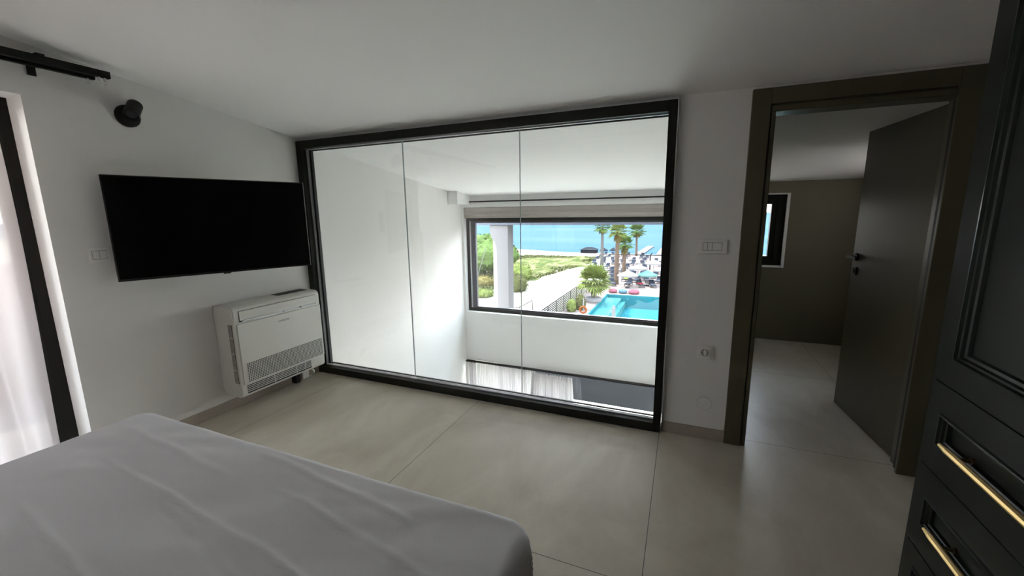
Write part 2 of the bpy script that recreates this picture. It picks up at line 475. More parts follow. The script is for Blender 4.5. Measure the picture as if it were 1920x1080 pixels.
for z in (0.22, 1.62):
    hg.rod((4.104, 0.121, z), (4.104, 0.121, z + 0.09), 0.008)
hg.build('hinge', M['black_metal'], d2)

# ------------------------------------------------------------------ bed
bed = thing('bed', 'wide bed with a fitted pale grey sheet, foot end towards the glass partition', 'bed', (1.745, -2.66, 0))
BX0, BX1, BY0, BY1, BZ = 0.845, 2.645, -3.68, -1.655, 0.55
MB().box(BX0 + 0.03, BX1 - 0.03, BY0 + 0.03, BY1 - 0.03, 0.08, 0.30).build('bed_base', M['bed_base'], bed, bevel=0.01)
MB().box(BX0 + 0.02, BX1 - 0.02, BY0 + 0.02, BY1 - 0.02, 0.301, 0.52).build('mattress', M['mattress'], bed, bevel=0.04)
for x in (BX0 + 0.12, BX1 - 0.12):
    for y in (BY0 + 0.12, BY1 - 0.12):
        MB().rod((x, y, 0), (x, y, 0.08), 0.025, n=12).build('leg', M['black_metal'], bed)
def sheet_fn(u, v):
    r = 0.032
    ext = r * PI / 2 + 0.33
    R0 = 0.075
    x0, x1, y0, y1 = BX0 + R0, BX1 - R0, BY0 + R0, BY1 - R0
    lo, hi = (BX0 + r) - ext, (BX1 - r) + ext
    x = lo + (hi - lo) * u
    y = (BY0 + r - ext) + ((BY1 - r + ext) - (BY0 + r - ext)) * v
    cx, cy = min(max(x, x0), x1), min(max(y, y0), y1)
    d = Vector((x - cx, y - cy)); s = d.length
    n = d / s if s > 1e-9 else Vector((0, 0))
    flat = R0 - r
    s = min(s, flat + ext)
    # wrinkles of the cloth
    h = 0
    p = Vector((x * 2.2 + y * 0.9, y * 5 - x * 1.6, 3.1))
    h += 0.006 * noise.noise(p)
    h += 0.0030 * noise.noise(Vector((x * 5 + 7, y * 14 - x * 6, 1.3)))
    h += 0.0012 * noise.noise(Vector((x * 22, y * 22, 5.3)))
    def crease(ax, ay, bx, by, hgt, wid):
        a = Vector((ax, ay)); b = Vector((bx, by)); q = Vector((x, y))
        t = max(0, min(1, (q - a).dot(b - a) / (b - a).length_squared))
        wob = 0.016 * noise.noise(Vector((t * 3 + ax, 2, by)))
        nrm = Vector((-(b - a).y, (b - a).x)).normalized()
        dd = (q - (a + (b - a) * t)).dot(nrm) + wob
        e = (q - (a + (b - a) * t)).length
        if e > 0.2: return 0
        fall = math.sin(PI * min(1, max(0, t))) ** 0.5 if 0 < t < 1 else 0
        return hgt * fall * math.exp(-(dd / (wid * 0.62)) ** 2)
    h += crease(1.15, -1.93, 2.18, -2.02, 0.0065, 0.012)
    h += crease(1.95, -1.99, 2.62, -2.10, 0.0074, 0.014)
    h += crease(1.55, -1.99, 2.45, -2.16, -0.0056, 0.016)
    h += crease(1.60, -1.70, 2.35, -1.78, 0.0046, 0.018)
    h += crease(0.98, -1.78, 1.7, -1.84, 0.0037, 0.02)
    h += crease(1.2, -2.15, 2.3, -2.30, 0.0056, 0.014)
    h += crease(1.85, -1.82, 2.6, -1.93, 0.0037, 0.012)
    h += crease(1.0, -2.35, 2.4, -2.5, 0.0065, 0.016)
    if s <= flat:
        return Vector((cx + n.x * s, cy + n.y * s, BZ + h))
    t = s - flat
    if t < r * PI / 2:
        a = t / r
        return Vector((cx + n.x * (flat + r * math.sin(a)), cy + n.y * (flat + r * math.sin(a)), BZ + h * math.cos(a) - r * (1 - math.cos(a))))
    dr = t - r * PI / 2
    k = 0.012 * noise.noise(Vector((x * 9, y * 9, 8))) * min(1, dr / 0.12)
    corner = abs(n.x * n.y) * 2
    k += corner * 0.016 * math.sin(math.atan2(n.y, n.x) * 24) * min(1, dr / 0.1)
    tuck = -0.035 * max(0, dr - 0.24) / 0.09
    o = R0 + k + tuck + 0.004
    return Vector((cx + n.x * o, cy + n.y * o, BZ - r - dr))
MB().grid(300, 300, sheet_fn).build('fitted_sheet', M['sheet'], bed, smooth=True)

# ------------------------------------------------------------------ television, swung out on its arm
TA = math.radians(23)
tvr = thing('television', 'flat black television turned out on a wall arm above the air conditioner', 'television', (0.0, -0.86, 1.31))
tdir = Vector((math.sin(TA), math.cos(TA), 0)); tn = Vector((math.cos(TA), -math.sin(TA), 0))
tm = Matrix((tdir, tn, Vector((0, 0, 1)))).transposed().to_4x4()
tm.translation = Vector((0.06, -1.343, 0))
def tvw(mb):
    mb.bm.transform(tm); return mb
TW, TZ0, TZ1 = 1.026, 1.022, 1.609
tvw(MB().box(0, TW, -0.022, 0.0, TZ0, TZ1)).build('housing', M['bezel'], tvr, bevel=0.003)
tvw(MB().box(0.008, TW - 0.006, 0.0, 0.0015, TZ0 + 0.014, TZ1 - 0.007)).build('screen', M['screen'], tvr)
tvw(MB().box(0.25, TW - 0.25, -0.045, -0.022, TZ0 + 0.05, TZ1 - 0.14)).build('rear_cover', M['bezel'], tvr, bevel=0.006)
tvw(MB().box(TW - 0.0005, TW + 0.002, -0.020, -0.002, TZ0, TZ1)).build('edge_trim', M['alu'], tvr)
tvw(MB().box(TW / 2 - 0.02, TW / 2 + 0.02, -0.006, 0.001, TZ0 - 0.006, TZ0)).build('sensor', M['bezel'], tvr)
MB().box(0.002, 0.02, -0.99, -0.83, 1.20, 1.42).build('wall_plate', M['black_metal'], tvr, bevel=0.002)
arm = MB()
pt = tm @ Vector((0.52, -0.045, 1.31))
arm.tube([(0.02, -0.91, 1.31), (0.10, -1.00, 1.31), (pt.x, pt.y, 1.31)], 0.016)
arm.build('arm', M['black_metal'], tvr)

# ------------------------------------------------------------------ air conditioner
AY0, AY1 = -0.846, -0.128
ac = thing('air_conditioner', 'white floor-level wall air conditioner with dotted grille in the corner under the television', 'air conditioner', (0, (AY0 + AY1) / 2, 0.13))
prof = [(0.002, 0.175), (0.035, 0.135), (0.170, 0.126), (0.198, 0.135), (0.205, 0.155), (0.205, 0.742), (0.198, 0.760), (0.184, 0.772), (0.165, 0.777), (0.002, 0.777)]
MB().prism(prof, 'y', AY0, AY1).build('body', M['plastic'], ac, bevel=0.010, smooth=False)
# hinged front panel with rounded corners, standing a little proud
MB().box(0.205, 0.213, AY0 + 0.020, AY1 - 0.006, 0.222, 0.655).build('front_panel', M['plastic'], ac, bevel=0.003)
# louvre flap at the top and a dark sheet for the shade around it
MB().box(0.2045, 0.2062, AY0 + 0.042, AY1 - 0.037, 0.668, 0.7445).build('flap_gap_shade', M['dark'], ac)
MB().prism([(0.204, 0.677), (0.213, 0.677), (0.213, 0.700), (0.210, 0.742), (0.204, 0.742)], 'y', AY0 + 0.044, AY1 - 0.039).build('louvre_flap', M['plastic'], ac, bevel=0.003)
MB().box(0.206, 0.214, AY0 + 0.06, -0.475, 0.668, 0.676).box(0.206, 0.214, -0.465, -0.33, 0.668, 0.676).box(0.206, 0.214, -0.31, AY1 - 0.045, 0.668, 0.676).build('silver_strip', M['silver'], ac)
MB().rod((0.212, -0.32, 0.672), (0.216, -0.32, 0.672), 0.004, n=10).build('sensor', M['dark'], ac)
# dotted grille: bars crossing in front of a dark sheet standing for shade
MB().box(0.2125, 0.2137, AY0 + 0.050, AY1 - 0.022, 0.232, 0.372).build('grille_shade', M['dark'], ac)
g = MB()
ny = 50; nz = 12
gy0, gy1, gz0, gz1 = AY0 + 0.050, AY1 - 0.022, 0.232, 0.372
for i in range(ny + 1):
    y = gy0 + (gy1 - gy0) * i / ny
    g.box(0.2137, 0.2150, y - 0.0018, y + 0.0018, gz0, gz1)
for j in range(nz + 1):
    z = gz0 + (gz1 - gz0) * j / nz
    g.box(0.2137, 0.2152, gy0, gy1, z - 0.0016, z + 0.0016)
g.build('grille', M['plastic'], ac)
# intake slats along the bottom, on a dark sheet for the opening's shade
MB().box(0.2045, 0.2058, AY0 + 0.040, AY1 - 0.14, 0.152, 0.212).build('intake_shade', M['dark'], ac)
g = MB()
for j in range(4):
    z = 0.164 + j * 0.0125
    g.box(0.2055, 0.2095, AY0 + 0.040, AY1 - 0.14, z, z + 0.0045)
for y in (-0.60, -0.41, -0.33):
    g.box(0.2055, 0.2100, y, y + 0.004, 0.152, 0.212)
g.build('intake_slats', M['plastic'], ac)
# slotted vent on the side, its shade a flat brown sheet
MB().box(0.145, 0.196, AY0 - 0.0012, AY0 + 0.001, 0.225, 0.665).build('side_vent_frame', M['plastic'], ac)
MB().box(0.150, 0.191, AY0 - 0.0022, AY0, 0.235, 0.655).build('side_vent_shade', M['vent'], ac)
g = MB()
for x in (0.158, 0.169, 0.180):
    g.box(x, x + 0.003, AY0 - 0.004, AY0 - 0.0015, 0.235, 0.655)
for z in (0.33, 0.45, 0.56):
    g.box(0.150, 0.191, AY0 - 0.004, AY0 - 0.0015, z, z + 0.005)
g.build('side_vent', M['plastic'], ac)
MB().box(0.03, 0.12, AY0 + 0.42, AY1 - 0.03, 0.774, 0.779).build('top_slot_shade', M['dark'], ac)  # dark strip lying on top, the slot's shade as colour
cu = bpy.data.curves.new('lettering', 'FONT')
cu.body = 'SAMSUNG'; cu.size = 0.021; cu.align_x = 'CENTER'; cu.extrude = 0.0004
cu.materials.append(M['logo'])
lo = bpy.data.objects.new('lettering', cu); C.objects.link(lo)
lm = bpy.data.meshes.new_from_object(lo.evaluated_get(bpy.context.evaluated_depsgraph_get()))
bpy.data.objects.remove(lo)
lo = bpy.data.objects.new('lettering', lm); C.objects.link(lo)
lo.parent = ac
lo.matrix_local = WORLD[ac.name].inverted() @ (Matrix.Translation((0.2136, -0.475, 0.598)) @ Matrix(((0, 0, 1), (1, 0, 0), (0, 1, 0))).to_4x4())
# condensate pump box and its pipe under the unit
MB().box(0.08, 0.13, -0.30, -0.235, 0.045, 0.118).build('pump_box', M['plastic'], ac, bevel=0.006)
MB().box(0.07, 0.12, -0.36, -0.31, 0.03, 0.128).build('valve', M['black_metal'], ac, bevel=0.006)
MB().tube([(0.13, -0.22, 0.126), (0.15, -0.205, 0.09), (0.14, -0.21, 0.05), (0.11, -0.235, 0.045)], 0.007).build('pipe', M['plastic'], ac, smooth=True)

# ------------------------------------------------------------------ wall spotlight
sl = thing('wall_spotlight', 'small black round spotlight on the wall beside the curtain track', 'wall lamp', (0, -1.133, 1.925))
MB().lathe([(0.0, 0), (0.060, 0), (0.060, 0.010), (0.052, 0.018), (0.0, 0.018)], (0.0, -1.142, 1.948), (1, 0, 0), 32).build('base', M['black_metal'], sl, smooth=False)
ldir = Vector((0.35, -0.42, -0.62)).normalized()
lc = Vector((0.058, -1.140, 1.972))
lh = MB()
lh.lathe([(0.0, -0.055), (0.034, -0.055), (0.036, -0.050), (0.036, 0.045), (0.033, 0.045), (0.030, 0.030), (0.0, 0.030)], lc, ldir, 28)
lh.rod((0.015, -1.142, 1.948), (0.05, -1.140, 1.965), 0.012)
lh.build('lamp_head', M['black_metal'], sl)
MB().lathe([(0.0, 0.031), (0.026, 0.031), (0.020, 0.036), (0.0, 0.038)], lc, ldir, 20).build('lens', M['grey_frame'], sl)

# ------------------------------------------------------------------ curtain track over the balcony door, and its curtain
ct = thing('curtain_track', 'double black curtain track on wall brackets above the balcony door', 'curtain track', (0, -2.2, 2.13))
MB().box(0.040, 0.066, -3.55, -1.285, 2.094, 2.136).build('rail', M['black_metal'], ct, bevel=0.002)
MB().box(0.086, 0.114, -3.55, -1.240, 2.104, 2.138).build('rail', M['black_metal'], ct, bevel=0.002)
for y in (-1.50, -2.4, -3.3):
    b = MB()
    b.box(0.0, 0.006, y - 0.015, y + 0.015, 2.062, 2.145)
    b.box(0.0, 0.118, y - 0.015, y + 0.015, 2.138, 2.145)
    b.rod((0.006, y, 2.078), (0.010, y, 2.078), 0.007, n=10)
    b.build('bracket', M['black_metal'], ct)
for x, y in ((0.100, -1.262), (0.100, -1.285), (0.058, -1.315)):
    g = MB()
    g.box(x - 0.004, x + 0.004, y - 0.004, y + 0.004, 2.086, 2.106)
    g.tube([(x, y, 2.087), (x, y + 0.007, 2.078), (x, y, 2.068), (x, y - 0.007, 2.076)], 0.0014, n=6)
    g.build('glider', M['alu'], ct)
def curtain(xa, xb, z0, z1, pos, axis, amp, folds, ph=0.0, nu=420, nv=24, top=0.35, sway=0.0):
    def f(u, v):
        t = xa + (xb - xa) * (u + 0.010 * math.sin(u * 37 + v * 3))
        a = amp * (top + (1 - top) * min(1, (1 - v) * 3))
        d = a * (math.sin(folds * 2 * PI * u + ph + 0.5 * math.sin(u * 23)) + 0.35 * math.sin(folds * 5.1 * u + 1.7 + v))
        d += 0.3 * a * noise.noise(Vector((u * 30, v * 3, ph)))
        t += sway * (1 - v) * (u - 0.5)
        z = z0 + (z1 - z0) * v
        return Vector((t, pos + d, z)) if axis == 'x' else Vector((pos + d, t, z))
    return MB().grid(nu, nv, f)
cq = curtain(-3.42, -1.700, 0.02, 2.100, 0.09, 'y', 0.030, 12, 0.4).build('curtain', M['sheer'], smooth=True)
tag(cq, 'thin rose-white curtain hanging to the floor before the balcony door', 'curtain')

# ------------------------------------------------------------------ switches, socket, cover plate
def rocker(mb, x0, x1, y, z0, z1): pass
t = thing('light_switch', 'white two-rocker light switch on the wall left of the television', 'light switch', (0, -1.380, 1.177))
MB().box(0.0, 0.009, -1.427, -1.332, 1.136, 1.220).build('plate', M['plate'], t, bevel=0.003)
MB().box(0.009, 0.0095, -1.411, -1.348, 1.154, 1.202).build('rocker_gap', M['gap'], t)
for a, b in ((-1.409, -1.381), (-1.379, -1.350)):
    MB().box(0.009, 0.0125, a, b, 1.156, 1.200).build('rocker', M['plate'], t, bevel=0.0015)
t = thing('light_switch', 'white triple-rocker light switch between the glass partition and the doorway', 'light switch', (3.124, 0, 1.175))
MB().box(3.048, 3.200, -0.010, 0.0, 1.133, 1.217).build('plate', M['plate'], t, bevel=0.003)
MB().box(3.073, 3.173, -0.0105, -0.010, 1.152, 1.198).build('rocker_gap', M['gap'], t)
for a, b in ((3.075, 3.098), (3.100, 3.122), (3.124, 3.171)):
    MB().box(a, b, -0.014, -0.0105, 1.154, 1.196).build('rocker', M['plate'], t, bevel=0.0015)
t = thing('power_socket', 'white single power socket low on the wall left of the doorway', 'power socket', (3.124, 0, 0.55))
MB().box(3.080, 3.170, -0.010, 0.0, 0.506, 0.592).build('plate', M['plate'], t, bevel=0.003)
MB().box(3.099, 3.151, -0.013, -0.010, 0.524, 0.575).build('insert', M['plastic'], t, bevel=0.002)
MB().lathe([(0.0, 0), (0.020, 0), (0.020, 0.0004), (0.0, 0.0004)], (3.125, -0.0131, 0.5495), (0, -1, 0), 28).build('socket_well_shade', M['logo'], t)  # flat grey disc, the well's shade put into its colour
w_ = MB()
w_.lathe([(0.0, 0), (0.0125, 0), (0.0125, 0.0006), (0.0, 0.0006)], (3.125, -0.0135, 0.5495), (0, -1, 0), 24)
w_.box(3.121, 3.129, -0.0142, -0.0135, 0.531, 0.537).box(3.121, 3.129, -0.0142, -0.0135, 0.562, 0.568)
w_.build('socket_face', M['plate'], t)
MB().rod((3.1155, -0.0148, 0.5495), (3.1155, -0.014, 0.5495), 0.0028, n=10).rod((3.1345, -0.0148, 0.5495), (3.1345, -0.014, 0.5495), 0.0028, n=10).build('pin_hole_shade', M['dark'], t)  # dark discs in place of holes, their shade as colour
t = thing('cover_plate', 'blank round white cover plate near the floor below the power socket', 'cover plate', (3.142, 0, 0.227))
MB().lathe([(0.0, 0), (0.043, 0), (0.043, 0.002), (0.040, 0.005), (0.0, 0.006)], (3.142, 0, 0.227), (0, -1, 0), 40).build('disc', M['wall'], t, smooth=False)
MB().rod((3.112, -0.0075, 0.227), (3.112, -0.0055, 0.227), 0.003, n=10).build('screw', M['silver'], t)

# ------------------------------------------------------------------ wardrobe along the right wall
WX = 3.72
wd = thing('wardrobe', 'tall black-green panelled wardrobe with brass-handled drawers beside the doorway', 'wardrobe', (4.05, -1.9, 0))
WY0, WY1 = -2.82, -0.940
b = MB()
b.box(WX + 0.004, XR - 0.005, WY1 - 0.022, WY1, 0.0, 2.085)
b.box(WX + 0.022, XR - 0.005, WY0, WY1 - 0.022, 0.075, 2.085)
b.box(WX + 0.05, XR - 0.005, WY0, WY1 - 0.022, 0.0, 0.075)
b.box(WX + 0.004, WX + 0.022, WY0, WY1 - 0.022, 2.06, 2.085)
b.build('carcass', M['cabinet'], wd, bevel=0.002)
def moulded(parent_mb, y0, y1, z0, z1, iy0, iy1, iz0, iz1, deep=0.016, fr=0.020):
    """front board lying at x=WX..WX+0.02 with a sunk, profiled field"""
    m = parent_mb
    X0, X1 = WX, WX + 0.020
    m.box(X0, X1, y0, y1, iz1, z1).box(X0, X1, y0, y1, z0, iz0).box(X0, X1, y0, iy0, iz0, iz1).box(X0, X1, iy1, y1, iz0, iz1)
    m.box(X1 - 0.002, X1 + 0.001, iy0, iy1, iz0, iz1)
def ring(mb, y0, y1, z0, z1, prof):
    """mitred moulding around the inside of a rectangle; prof = (inset, x)"""
    n = len(prof)
    cs = []
    for ins, x in prof:
        cs.append([(x, y0 + ins, z0 + ins), (x, y1 - ins, z0 + ins), (x, y1 - ins, z1 - ins), (x, y0 + ins, z1 - ins)])
    vs = [p for c in cs for p in c]
    fs = []
    for k in range(n - 1):
        for i in range(4):
            fs.append((k * 4 + i, k * 4 + (i + 1) % 4, (k + 1) * 4 + (i + 1) % 4, (k + 1) * 4 + i))
    mb._add(vs, fs)
cols = [(-1.862, -0.966), (-2.800, -1.868)]
dz = [(0.570, 0.845), (0.291, 0.566), (0.080, 0.287)]
for y0, y1 in cols:
    # door with a big sunk panel (two leaves per column)
    mid = (y0 + y1) / 2
    for a, c in ((mid + 0.0015, y1), (y0, mid - 0.0015)):
        mb = MB()
        moulded(mb, a, c, 0.849, 2.056, a + 0.075, c - 0.075, 0.930, 1.975)
        dd = mb.build('door', M['cabinet'], wd)
        rg = MB()
        ring(rg, a + 0.072, c - 0.072, 0.927, 1.978, [(0, WX), (0.003, WX - 0.007), (0.009, WX - 0.008), (0.013, WX - 0.001), (0.018, WX + 0.001), (0.022, WX + 0.008), (0.030, WX + 0.010), (0.034, WX + 0.0175)])
        rg.build('moulding', M['cabinet'], dd)
    for z0, z1 in dz:
        zc = (z0 + z1) / 2
        hh = 0.048 if z1 - z0 > 0.25 else 0.040
        mb = MB()
        moulded(mb, y0, y1, z0, z1, y0 + 0.062, y1 - 0.062, zc - hh, zc + hh)
        dr = mb.build('drawer', M['cabinet'], wd)
        rg = MB()
        ring(rg, y0 + 0.058, y1 - 0.058, zc - hh - 0.004, zc + hh + 0.004, [(0, WX), (0.003, WX - 0.006), (0.007, WX - 0.007), (0.010, WX - 0.001), (0.014, WX + 0.001), (0.017, WX + 0.007), (0.022, WX + 0.009), (0.025, WX + 0.0175)])
        rg.build('moulding', M['cabinet'], dr)
        ya, yb = y1 - 0.122, y0 + 0.122
        hx, hz = WX - 0.022, zc - 0.022
        h = MB()
        h.rod((hx, ya - 0.030, hz), (hx, yb + 0.030, hz), 0.0088, n=8)
        for s, e in ((-1, ya), (1, yb)):
            h.rod((hx, e, hz), (hx, e + s * 0.012, hz), 0.0055, n=14)
            h.rod((hx, e + s * 0.012, hz), (hx, e + s * 0.030, hz), 0.0068, 0.0078, n=14)
        h.build('handle', M['brass'], dr)
        for e in (ya - 0.075, yb + 0.075):
            h = MB()
            h.rod((hx, e, hz), (WX + 0.018, e, hz), 0.0055, n=14)
            h.rod((WX + 0.010, e, hz), (WX + 0.018, e, hz), 0.009, n=14)
            h.build('handle_post', M['brass_dark'], dr)

# ------------------------------------------------------------------ blind, rail and curtains in the void
bl = thing('roller_blind', 'rolled-up taupe fabric blind above the wide sea-view window', 'blind', (1.48, 2.70, 1.34))
MB().box(0.045, 2.925, 2.672, 2.722, 1.415, 1.472).build('cassette', M['blind'], bl, bevel=0.004)
MB().grid(40, 6, lambda u, v: Vector((0.045 + 2.88 * u, 2.676 + 0.004 * math.sin(v * PI * 3), 1.335 + 0.082 * v))).build('folded_cloth', M['blind'], bl, solid=0.02)
MB().box(0.045, 2.925, 2.668, 2.69, 1.325, 1.337).build('bottom_bar', M['blind'], bl, bevel=0.003)
cr_ = thing('curtain_rail', 'slim dark curtain rail on the white wall above the taupe blind', 'curtain rail', (1.55, 2.63, 1.55))
MB().box(0.152, 2.99, 2.615, 2.64, 1.545, 1.562).build('rail', M['black_metal'], cr_)
for x in (0.5, 1.5, 2.5):
    MB().box(x - 0.01, x + 0.01, 2.64, 2.66, 1.545, 1.562).build('bracket', M['black_metal'], cr_)
lr = tag(MB().box(0.02, 2.98, 2.60, 2.63, -0.815, -0.802).box(0.02, 2.98, 2.625, 2.66, -0.806, -0.802).build('curtain_rail', M['black_metal']), 'dark curtain rail under the white wall, carrying the two gathered curtains', 'curtain rail')
c1 = curtain(0.06, 1.13, -2.97, -0.820, 2.610, 'x', 0.022, 28, 0.2, nu=600, nv=40, top=0.5, sway=0.0).build('curtain', M['curtain_w'], smooth=True)
tag(c1, 'thin gathered white curtain at the corner of the lower glass door', 'curtain')
c2 = curtain(1.10, 1.680, -2.97, -0.818, 2.545, 'x', 0.026, 15, 1.2, nu=420, nv=40, top=0.5, sway=0.30).build('curtain', M['curtain_h'], smooth=True)
tag(c2, 'denser white curtain edge hanging in the middle of the lower glass door', 'curtain')
# ================================================================== OUTSIDE
G = -7.5
M['sand'] = mat('sand', (0.1400, 0.1300, 0.1040, 1), 0.95, noise_amt=0.10, nscale=0.25, spec=0)
M['deck'] = mat('pool_deck_stone', (0.0941, 0.0753, 0.0706, 1), 0.85, noise_amt=0.08, nscale=0.6, spec=0)
M['leaf'] = mat('green_leaf', (0.0428, 0.0657, 0.0200, 1), 0.6, noise_amt=0.35, nscale=0.8, spec=0)
M['leaf_l'] = mat('light_green_leaf', (0.0607, 0.0750, 0.0214, 1), 0.6, noise_amt=0.35, nscale=0.8, spec=0)
M['dune'] = mat('dune_grass', (0.0390, 0.0412, 0.0167, 1), 0.8, noise_amt=0.45, nscale=0.35, spec=0)
M['dry'] = mat('dry_bush', (0.0668, 0.0557, 0.0195, 1), 0.8, noise_amt=0.3, nscale=0.8, spec=0)
M['trunk'] = mat('palm_trunk', (0.0473, 0.0334, 0.0251, 1), 0.9, noise_amt=0.3, nscale=3, spec=0)
M['trunk_g'] = mat('grey_palm_trunk', (0.0473, 0.0445, 0.0417, 1), 0.9, noise_amt=0.3, nscale=3, spec=0)
M['canvas'] = mat('white_canvas', (0.0891, 0.0864, 0.0864, 1), 0.9, spec=0)
M['teal'] = mat('pale_teal_canvas', (0.0390, 0.0779, 0.0752, 1), 0.9, spec=0)
M['lounger'] = mat('dark_lounger_weave', (0.0100, 0.0111, 0.0156, 1), 0.8, spec=0)
M['cushion'] = mat('grey_cushion', (0.0279, 0.0290, 0.0334, 1), 0.9, spec=0)
M['red'] = mat('red_towel', (0.0779, 0.0111, 0.0111, 1), 0.9, spec=0)
M['pink'] = mat('pink_plastic', (0.0891, 0.0279, 0.0390, 1), 0.6, spec=0)
M['blue'] = mat('blue_plastic', (0.0334, 0.0613, 0.0891, 1), 0.6, spec=0)
M['orange'] = mat('orange_lifering', (0.0947, 0.0251, 0.0083, 1), 0.6, spec=0)
M['yellowgreen'] = mat('lime_towel', (0.0613, 0.0724, 0.0167, 1), 0.9, spec=0)
M['rail'] = mat('grey_rail', (0.0086, 0.0086, 0.0107, 1), 0.5, spec=0)
M['jetty'] = mat('pale_timber', (0.0836, 0.0696, 0.0613, 1), 0.85, spec=0)
M['basin'] = mat('pool_tile', (0.0071, 0.0628, 0.0750, 1), 0.4, noise_amt=0.05, nscale=0.5, spec=0)
M['step'] = mat('pale_pool_tile', (0.0321, 0.0892, 0.0928, 1), 0.4, noise_amt=0.05, nscale=0.5, spec=0)
M['coping'] = mat('pool_coping', (0.0724, 0.0696, 0.0668, 1), 0.7, spec=0)
M['water'] = glass_mat('pool_water', (0.75, 0.96, 0.98, 1), 0.04)
def dune_mat():
    m = mat('dune_cover', (0.07, 0.07, 0.03, 1), 0.9, spec=0.0)
    nt = m.node_tree; b = nt.nodes['Principled BSDF']
    g = nt.nodes.new('ShaderNodeNewGeometry')
    mp = nt.nodes.new('ShaderNodeMapping'); mp.inputs['Scale'].default_value = (0.45, 0.22, 0.3)
    n = nt.nodes.new('ShaderNodeTexNoise'); n.inputs['Scale'].default_value = 1.6; n.inputs['Detail'].default_value = 8; n.inputs['Roughness'].default_value = 0.7
    cr = nt.nodes.new('ShaderNodeValToRGB')
    e = cr.color_ramp.elements
    e[0].position = 0.38; e[0].color = (0.023, 0.034, 0.012, 1)
    e[1].position = 0.66; e[1].color = (0.10, 0.088, 0.055, 1)
    k = e.new(0.50); k.color = (0.042, 0.045, 0.017, 1)
    nt.links.new(g.outputs['Position'], mp.inputs[0]); nt.links.new(mp.outputs[0], n.inputs['Vector'])
    nt.links.new(n.outputs['Fac'], cr.inputs[0]); nt.links.new(cr.outputs[0], b.inputs['Base Color'])
    return m
M['dune_cover'] = dune_mat()
def sea_mat():
    m = mat('sea_water', (0.03, 0.07, 0.10, 1), 0.45, spec=0.0)
    nt = m.node_tree; b = nt.nodes['Principled BSDF']
    g = nt.nodes.new('ShaderNodeNewGeometry')
    mp = nt.nodes.new('ShaderNodeMapping'); mp.inputs['Scale'].default_value = (0.012, 0.05, 1)
    n = nt.nodes.new('ShaderNodeTexNoise'); n.inputs['Scale'].default_value = 1.0; n.inputs['Detail'].default_value = 5
    cr = nt.nodes.new('ShaderNodeValToRGB')
    cr.color_ramp.elements[0].position = 0.35; cr.color_ramp.elements[0].color = (0.021, 0.041, 0.059, 1)
    cr.color_ramp.elements[1].position = 0.65; cr.color_ramp.elements[1].color = (0.029, 0.048, 0.063, 1)
    nt.links.new(g.outputs['Position'], mp.inputs[0]); nt.links.new(mp.outputs[0], n.inputs['Vector'])
    nt.links.new(n.outputs['Fac'], cr.inputs[0]); nt.links.new(cr.outputs[0], b.inputs['Base Color'])
    return m
M['sea'] = sea_mat()

# the setting outside: beach with the pool pit cut out, pool deck, sea
PX0, PX1, PY0, PY1 = -4.6, 9.0, 26.0, 42.9
def ground(name, m, polys, z, kind='structure'):
    mb = MB()
    for p in polys:
        mb._add([(x, y, z) for x, y in p], [tuple(range(len(p)))])
    return tag(mb.build(name, m), kind=kind)
ground('beach', M['sand'], [
    [(-300, 6), (-7, 6), (-7, 46.9), (-15, 91.8), (-22.6, 91.3), (-39, 98), (-53, 103), (-300, 160)],
    [(60, 6), (60, 88), (-1, 90.3), (-15, 91.8), (-7, 46.9), (9.2, 46.9), (9.2, 6)],
    [(-7, 6), (9.2, 6), (9.2, 25.8), (-7, 25.8)]], G)
ground('pool_deck', M['deck'], [
    [(-7, 25.8), (-4.8, 25.8), (-4.8, 46.9), (-7, 46.9)],
    [(-4.8, 43.1), (9.2, 43.1), (9.2, 46.9), (-4.8, 46.9)],
    [(-6.9, 46.95), (9.2, 46.95), (4, 90), (-10, 90)]], G + 0.015)
ground('sea', M['sea'], [[(-3000, 60), (3000, 60), (3000, 5000), (-3000, 5000)]], G - 0.12)
pool = tag(empty('swimming_pool', (2.0, 35, G)), kind='structure')
MB().box(PX0, PX1, PY0, PY1, G - 1.5, G - 1.4).box(PX0, PX0 + 0.1, PY0, PY1, G - 1.4, G).box(PX0, PX1, PY1 - 0.1, PY1, G - 1.4, G).box(PX0, PX1, PY0, PY0 + 0.1, G - 1.4, G).box(PX1 - 0.1, PX1, PY0, PY1, G - 1.4, G).build('basin', M['basin'], pool)
MB().box(PX0 + 0.1, -3.0, PY0 + 0.1, PY1 - 0.1, G - 1.4, G - 0.35).box(-3.0, -2.55, PY0 + 0.1, PY1 - 0.1, G - 1.4, G - 0.7).build('shallow_step', M['step'], pool)
MB().box(PX0 - 0.2, PX0, PY0 - 0.2, PY1 + 0.2, G - 0.1, G + 0.03).box(PX1, PX1 + 0.2, PY0 - 0.2, PY1 + 0.2, G - 0.1, G + 0.03).box(PX0, PX1, PY1, PY1 + 0.2, G - 0.1, G + 0.03).box(PX0, PX1, PY0 - 0.2, PY0, G - 0.1, G + 0.03).build('coping', M['coping'], pool)
MB().quad((PX0 + 0.1, PY0 + 0.1, G - 0.12), (PX1 - 0.1, PY0 + 0.1, G - 0.12), (PX1 - 0.1, PY1 - 0.1, G - 0.12), (PX0 + 0.1, PY1 - 0.1, G - 0.12)).build('water', M['water'], pool)

